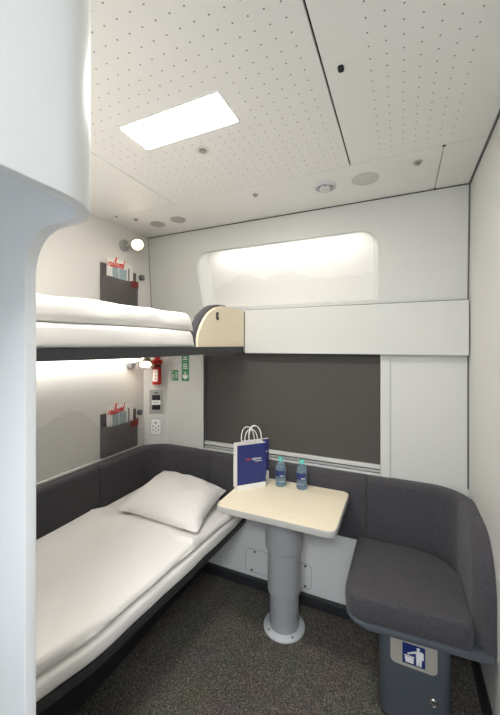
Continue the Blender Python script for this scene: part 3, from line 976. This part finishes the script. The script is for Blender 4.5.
def script(M, s):
    """handwritten 'railaxed' as pen strokes, unit x-height = 1, advance summed"""
    L = {
     'r': ([[(0, 0), (.22, .95), (.30, .75), (.45, .98), (.62, .92)]], .62),
     'a': ([[(.55, .85), (.3, 1.0), (.05, .55), (.12, .08), (.36, .12), (.58, .9), (.5, .2), (.62, .02), (.75, .15)]], .75),
     'i': ([[(0, .1), (.2, .95), (.14, .15), (.25, .02), (.4, .15)], [(.27, 1.35), (.29, 1.5)]], .40),
     'l': ([[(0, .1), (.38, 1.5), (.45, 2.25), (.3, 2.3), (.18, 1.2), (.16, .15), (.3, .02), (.42, .15)]], .42),
     'x': ([[(0, .95), (.2, .8), (.38, .15), (.6, .05)], [(.6, 1.0), (.35, .55), (.0, .0)]], .66),
     'e': ([[(.0, .4), (.35, .6), (.42, .9), (.2, 1.0), (.05, .5), (.18, .05), (.42, .12), (.5, .25)]], .50),
     'd': ([[(.5, .85), (.25, .95), (.05, .5), (.15, .08), (.38, .15), (.72, 2.0), (.5, .3), (.62, .05)]], .6)}
    b = nb(); x = 0
    for ch in 'railaxed':
        st_, adv = L[ch]
        for poly in st_:
            # subdivide smoothly
            pts = []
            for i in range(len(poly)-1):
                p0 = poly[max(i-1, 0)]; p1 = poly[i]; p2 = poly[i+1]; p3 = poly[min(i+2, len(poly)-1)]
                for k in range(4):
                    t_ = k/4
                    q = [.5*((2*p1[c])+(-p0[c]+p2[c])*t_+(2*p0[c]-5*p1[c]+4*p2[c]-p3[c])*t_**2+(-p0[c]+3*p1[c]-3*p2[c]+p3[c])*t_**3) for c in (0, 1)]
                    pts.append(q)
            pts.append(poly[-1])
            tube(b, [M @ V((x+q[0]+q[1]*.15)*s, q[1]*s+x*s*.06, 0) for q in pts], s*.105, 5)
        x += adv+.03
    return b

def pocket(z, where):
    """felt pocket with brochures; z = bottom edge"""
    y0, y1 = 1.594, 1.932
    t = thing('wall_pocket', 'grey felt %s' % where[0], 'wall pocket', (XL, (y0+y1)/2, z), 'felt pockets on the left wall')
    b = nb(); box(b, y0, y0+.05, 0+z, .292+z, .0005, .006, .002, 1, M=FW)
    box(b, y1-.05, y1-.012, 0+z, .278+z, .0005, .006, .002, 1, M=FW); box(b, y0, y1, z, z+.19, .0005, .006, .002, 1, M=FW)
    obj('backing', b, FELT, t, smooth=False)
    # pouch front bulges out of the wall
    secs = []
    for i in range(17):
        u = i/16; y = y0+(y1-y0)*u
        bul = .030*min(1, math.sin(PI*max(.0, min(1, u)))*2.2)**.6 + .004*math.sin(u*9)
        zt = z+.207-.004*math.sin(PI*u)*2
        sec = [FW @ V(y, z, .007), FW @ V(y, z, .010+bul*.25)]
        for k in range(1, 7):
            f = k/6; sec.append(FW @ V(y, z+(zt-z)*f, .010+bul*(.35+.65*math.sin(f*PI*.62))))
        sec += [FW @ V(y, zt, .006+bul*.88), FW @ V(y, z+.02, .0075+bul*.05)]
        secs.append(sec)
    b = nb(); loft(b, secs); po_ = obj('pouch', b, FELT, t)
    secs = []
    for i in range(8):
        u = .70+.295*i/7; y = y0+(y1-y0)*u
        bul = .030*min(1, math.sin(PI*u)*2.2)**.6 + .004*math.sin(u*9)
        zt = z+.207-.004*math.sin(PI*u)*2
        fr = lambda zz: .010+bul*(.35+.65*math.sin((zz-z)/(zt-z)*PI*.62))
        secs.append([FW @ V(y, zt-.045, fr(zt-.045)+.0004), FW @ V(y, zt-.045, fr(zt-.045)+.003), FW @ V(y, zt-.02, fr(zt-.02)+.003), FW @ V(y, zt+.003, fr(zt)+.003), FW @ V(y, zt+.003, fr(zt)-.004), FW @ V(y, zt+.0005, fr(zt)-.004), FW @ V(y, zt+.0005, fr(zt)+.0004)])
    b = nb(); loft(b, secs); o = obj('leather_tag', b, LEATHER, t, smooth=False)
    o['label'] = 'red-brown leather tag at the top corner'
    # brochures stand in the pocket: things of their own
    def leaf(nm, ya, yb, top, d, lab, cover):
        tt = thing(nm, lab, 'magazine', (FW @ V((ya+yb)/2, z+.05, d))[:], 'magazines in the wall pockets')
        b = nb(); box(b, ya, yb, z+.05, z+top, d, d+.0035, .0006, 1, M=FW); pg = obj('pages', b, PAPER, tt, smooth=False)
        if cover:
            b = nb(); w = yb-ya
            for a, c in ((.26, .56), (.60, .97)):
                prism(b, rrect(ya+w*a, ya+w*c, z+.13, z+top-.055, .006, 3), lambda x, y: FW @ V(x, y, d+.0034), lambda x, y: FW @ V(x, y, d+.0042))
            o = obj('cover_picture', b, PICBLUE, pg, smooth=False); o['label'] = 'pale blue mountain pictures'
            o = obj('lettering', script(FW @ Matrix.Translation((ya+.006, z+top-.058, d+.0045)), .0285), REDINK, pg); o['label'] = 'handwritten red word'
        else:
            b = nb(); w = yb-ya
            box(b, ya+w*.72, ya+w*.80, z+.12, z+top-.03, d+.0034, d+.0040, M=FW); obj('grey_stripe', b, PLASTICG, pg, smooth=False)
    leaf('magazine', 1.636, 1.815, .335, .0150, where[1], True)
    leaf('magazine', 1.700, 1.882, .325, .0085, where[2], False)
pocket(.866, ('wall pocket with magazines above the lower berth pads', 'magazine with red handwritten title in the lower wall pocket', 'plain white magazine at the back of the lower wall pocket'))
pocket(1.880, ('wall pocket with magazines above the upper berth', 'magazine with red handwritten title in the upper wall pocket', 'plain white magazine at the back of the upper wall pocket'))

def knob(y, z, label):
    M = FW @ Matrix.Translation((y, z, 0))
    t = thing('coat_knob', label, 'knob', (XL, y, z), 'round knobs on the left wall')
    b = nb(); lathe(b, [(.020, 0), (.020, .004), (.012, .006), (.012, .014), (.021, .018), (.021, .022), (.018, .024), (0, .024)], M, 28); obj('body', b, GASKET, t)
    b = nb(); lathe(b, [(.010, .024), (.010, .0248), (0, .0248)], M, 20); obj('centre_disc', b, PLASTICG, t)
knob(1.972, 2.135, 'round grey coat knob on the wall beside the upper pocket')
knob(1.952, 1.108, 'round grey coat knob on the wall beside the lower pocket')

def lamp(mount, head, aimd, label, strength):
    t = thing('reading_lamp', label, 'lamp', mount, 'reading lamps on the left wall')
    Mw = FW @ Matrix.Translation((mount[1], mount[2], 0))
    b = nb(); lathe(b, [(.040, 0), (.042, .004), (.042, .016), (.038, .020), (.026, .022), (0, .022)], Mw, 36); mt = obj('wall_plate', b, ALU, t)
    hd = V(*head); d = V(*aimd).normalized()
    st = V(XL+.02, mount[1], mount[2])
    b = nb(); tube(b, [st, st.lerp(hd-d*.03, .5)+V(0, 0, .004), hd-d*.030], .011, 12); obj('arm', b, ALU, t)
    Mh = aim(hd, d)
    b = nb(); lathe(b, [(0, -.046), (.022, -.045), (.034, -.034), (.046, -.012), (.052, .004), (.053, .012), (.051, .014), (.039, .014), (.038, .012), (.038, .004), (0, .004)], Mh, 36)
    hh = obj('head', b, mat('champagne_metal', (196, 184, 164), rough=.35, metal=.5), t)
    b = nb(); lathe(b, [(.0375, .004), (.0375, .0142), (.03, .0150), (0, .0154)], Mh, 32)
    obj('lens', b, emit('lamp_lens_%s' % ('a' if mount[2] > 2 else 'b'), (255, 236, 205), strength), hh)
    b = nb(); tube(b, [hd-d*.02+V(0, 0, -.038), hd-d*.02+V(0, 0, -.068)], .004, 8); obj('switch_pin', b, STEEL, hh)
lamp((XL, 1.80, 2.335), (-1.715, 1.825, 2.342), (.60, -.48, -.64), 'round swivel reading lamp switched on above the upper berth', 9)
lamp((XL, 1.865, 1.485), (-1.722, 1.915, 1.486), (.42, -.45, -.79), 'round swivel reading lamp switched on just under the upper berth', 13)

# ------------------------------------------------------------------ angled corner panel with its devices, green signs
A = V(XL, 2.006, 0); B = V(-1.66, YW, 0)
u = (B-A).normalized(); nrm = V(u.y, -u.x, 0)
FC = frame(A, u, V(0, 0, 1), nrm)        # x along the panel, y up, z out
LC = (B-A).length
bm = nb(); prism(bm, [(XL, 2.006), (-1.66, YW), (XL, YW)], lambda x, y: V(x, y, .80), lambda x, y: V(x, y, 1.567))
wc = struct('wall_corner', bm, WHITE, smooth=False)
bm = nb(); box(bm, .022, LC-.022, .895, 1.56, 0, .005, .002, 1, M=FC)
struct('corner_cover', bm, WHITE, wc, smooth=False)

t = thing('emergency_handle', 'red emergency handle with a white instruction label under the upper berth', 'emergency handle', (FC @ V(.106, 1.32, .005))[:])
bm = nb(); lathe(bm, [(.032, 0), (.034, .004), (.034, .125), (.030, .135), (0, .135)], FC @ Matrix.Translation((.106, 1.318, .036)) @ Matrix.Rotation(-PI/2, 4, 'X'), 28); obj('body', bm, RED, t)
bm = nb(); box(bm, .088, .124, 1.32, 1.55, .004, .02, M=FC); obj('bracket', bm, RED, t, smooth=False)
bm = nb(); lathe(bm, [(.022, 0), (.026, .004), (.026, .03), (.022, .034), (0, .034)], FC @ Matrix.Translation((.112, 1.440, .036)) @ Matrix.Rotation(-PI/2, 4, 'X'), 24); o = obj('collar', bm, RUBBER, t); o['label'] = 'black collar'
bm = nb(); lathe(bm, [(.030, 0), (.042, .006), (.044, .018), (.038, .036), (0, .040)], FC @ Matrix.Translation((.108, 1.470, .044)) @ Matrix.Rotation(-PI/2, 4, 'X'), 28); obj('handle_cap', bm, RED, t)
bm = nb(); secs = []
for k in range(9):
    a = math.radians(50+k*9+20)
    secs.append([FC @ V(.106+r_*math.cos(a)-0, z_, .036+r_*math.sin(a)) for r_, z_ in ((.0345, 1.343), (.0345, 1.433), (.0352, 1.433), (.0352, 1.343))])
loft(bm, secs); o = obj('instruction_label', bm, SIGNW, t, smooth=False); o['label'] = 'white label with red print'
bm = nb()
for i, zz in enumerate((1.422, 1.411, 1.400, 1.389, 1.378, 1.367, 1.356)):
    a = math.radians(98); w = .009-.002*(i % 3)
    bx = .106+.0355*math.cos(a); bz = .036+.0355*math.sin(a)
    box(bm, bx-w, bx+w, zz-.002, zz+.002, bz-.0005, bz+.0006, M=FC)
obj('small_print', bm, REDINK, o, smooth=False)

t = thing('control_panel', 'grey metal control plate with dark rocker window below the red handle', 'control panel', (FC @ V(.095, 1.085, .005))[:])
bm = nb(); prism(bm, rrect(.045, .149, 1.085, 1.272, .006, 4), lambda x, y: FC @ V(x, y, .005), lambda x, y: FC @ V(x, y, .011), .0015, 2); cp = obj('face_plate', bm, ALU, t, smooth=False)
bm = nb(); box(bm, .066, .128, 1.118, 1.232, .0105, .0135, .003, 2, M=FC); dk = obj('display', bm, RUBBER, t, smooth=False)
bm = nb(); box(bm, .064, .130, 1.156, 1.192, .0125, .0185, .003, 2, M=FC); o = obj('rocker_button', bm, SIGNW, t, smooth=False); o['label'] = 'white rocker button'
bm = nb(); box(bm, .082, .112, 1.2425, 1.2530, .0108, .0116, M=FC); obj('small_print', bm, GASKET, cp, smooth=False)
bm = nb(); box(bm, .078, .115, 1.172, 1.1755, .0183, .0189, M=FC); obj('small_print', bm, GASKET, o, smooth=False)
for x, y in ((.052, 1.093), (.142, 1.093), (.052, 1.264), (.142, 1.264)):
    bm = nb(); lathe(bm, [(.0035, .010), (.0035, .0125), (0, .013)], FC @ Matrix.Translation((x, y, 0)), 10); obj('screw', bm, PLASTICG, cp)

t = thing('power_socket', 'white framed power socket with charging port below the control plate', 'socket', (FC @ V(.095, .92, .005))[:])
bm = nb(); prism(bm, rrect(.046, .142, .918, 1.056, .007, 4), lambda x, y: FC @ V(x, y, .005), lambda x, y: FC @ V(x, y, .012), .002, 2); sp_ = obj('face_plate', bm, LGREY, t, smooth=False)
bm = nb(); prism(bm, rrect(.058, .130, .930, 1.044, .01, 4), lambda x, y: FC @ V(x, y, .0115), lambda x, y: FC @ V(x, y, .0145), .001, 1); ins_ = obj('insert', bm, SIGNW, t, smooth=False)
bm = nb()
box(bm, .086, .102, 1.012, 1.020, .0140, .0152, M=FC)
for x in (.074, .114):
    for y in (.960, .990): box(bm, x-.003, x+.003, y-.006, y+.006, .0140, .0152, M=FC)
box(bm, .090, .098, .944, .952, .0140, .0152, M=FC); box(bm, .090, .098, .972, .980, .0140, .0152, M=FC)
obj('slots', bm, RUBBER, ins_, smooth=False)

def sign(x0, x1, z0, z1, label, kind):
    t = thing('safety_sign', label, 'sign', ((x0+x1)/2, YW, z0), 'green safety stickers')
    b = nb(); box(b, x0, x1, YW-.0016, YW-.0004, z0, z1); bg = obj('green_ground', b, GREEN, t, smooth=False)
    w = x1-x0; cx = (x0+x1)/2
    def R(a, c, d, e):
        b = nb(); box(b, x0+w*a, x0+w*c, YW-.0022, YW-.0015, z0+(z1-z0)*d, z0+(z1-z0)*e); obj('white_symbol', b, SIGNW, bg, smooth=False)
    def Pg(pts):
        b = nb(); prism(b, [(x0+w*p[0], z0+(z1-z0)*p[1]) for p in pts], lambda x, z: V(x, YW-.0015, z), lambda x, z: V(x, YW-.0022, z)); obj('white_symbol', b, SIGNW, bg, smooth=False)
    if kind == 'square':
        R(.10, .42, .12, .16); R(.10, .42, .84, .88); R(.10, .14, .12, .88)         # door outline
        R(.55, .9, .70, .78); R(.55, .9, .50, .58); R(.55, .9, .30, .38); R(.22, .34, .3, .6)
    else:
        Pg([(.5, .04), (.85, .10), (.85, .17), (.5, .14), (.15, .17), (.15, .10)])   # arrow head
        R(.42, .58, .12, .24)
        R(.2, .8, .32, .345); R(.2, .8, .37, .395); R(.2, .7, .42, .445)
        R(.2, .8, .55, .575); R(.3, .7, .60, .625)
        Pg([(.25, .72), (.75, .72), (.75, .78), (.25, .78)]); R(.2, .8, .84, .865)
sign(-1.625, -1.562, 1.345, 1.425, 'small square green safety sticker right of the red handle', 'square')
sign(-1.530, -1.462, 1.345, 1.640, 'tall narrow green safety sticker next to the blind frame', 'tall')

# ------------------------------------------------------------------ light
w = bpy.data.worlds.new('assumed_corridor_daylight'); sc.world = w; w.use_nodes = True
bg = w.node_tree.nodes['Background']
bg.inputs[0].default_value = (.88, .94, 1.0, 1); bg.inputs[1].default_value = .45  # cool ambient fill standing in for assumed daylight from an unmodelled corridor

def area(name, loc, rot, sx, sy, power, col):
    l = bpy.data.lights.new(name, 'AREA'); l.shape = 'RECTANGLE'; l.size = sx; l.size_y = sy; l.energy = power; l.color = col
    o = bpy.data.objects.new(name, l); COL.objects.link(o); o.location = loc; o.rotation_euler = rot
    return o
# added fill light for assumed corridor daylight behind the camera; no window is modelled
area('assumed_corridor_fill', (-.1, -1.3, 1.45), (math.radians(90), 0, 0), 1.1, 1.3, 2, (.9, .96, 1.0))
# added area light: assumed second ceiling lamp over the entrance, out of view
area('assumed_entrance_lamp', (.15, -1.0, CZ-.02), (math.radians(5), 0, 0), .9, .5, 24, (.94, .97, 1.0))

# ------------------------------------------------------------------ camera
cam = bpy.data.cameras.new('camera'); co = bpy.data.objects.new('camera', cam); COL.objects.link(co)
cam.sensor_fit = 'VERTICAL'; cam.sensor_height = 36
cam.lens = 332/715*36
cam.shift_y = -(345-357.5)/715*-1
cam.clip_start = .02
co.location = (0, 0, H)
co.rotation_euler = (PI/2, 0, math.atan(151/332))
sc.camera = co

vs = sc.view_settings
vs.view_transform = 'Standard'; vs.look = 'None'; vs.gamma = 1; vs.use_curve_mapping = False
vs.exposure = 1.35
sc.cycles.use_denoising = True
sc.cycles.max_bounces = 10; sc.cycles.diffuse_bounces = 6
for o in list(bpy.data.objects):
    if '_w' in o: del o['_w']
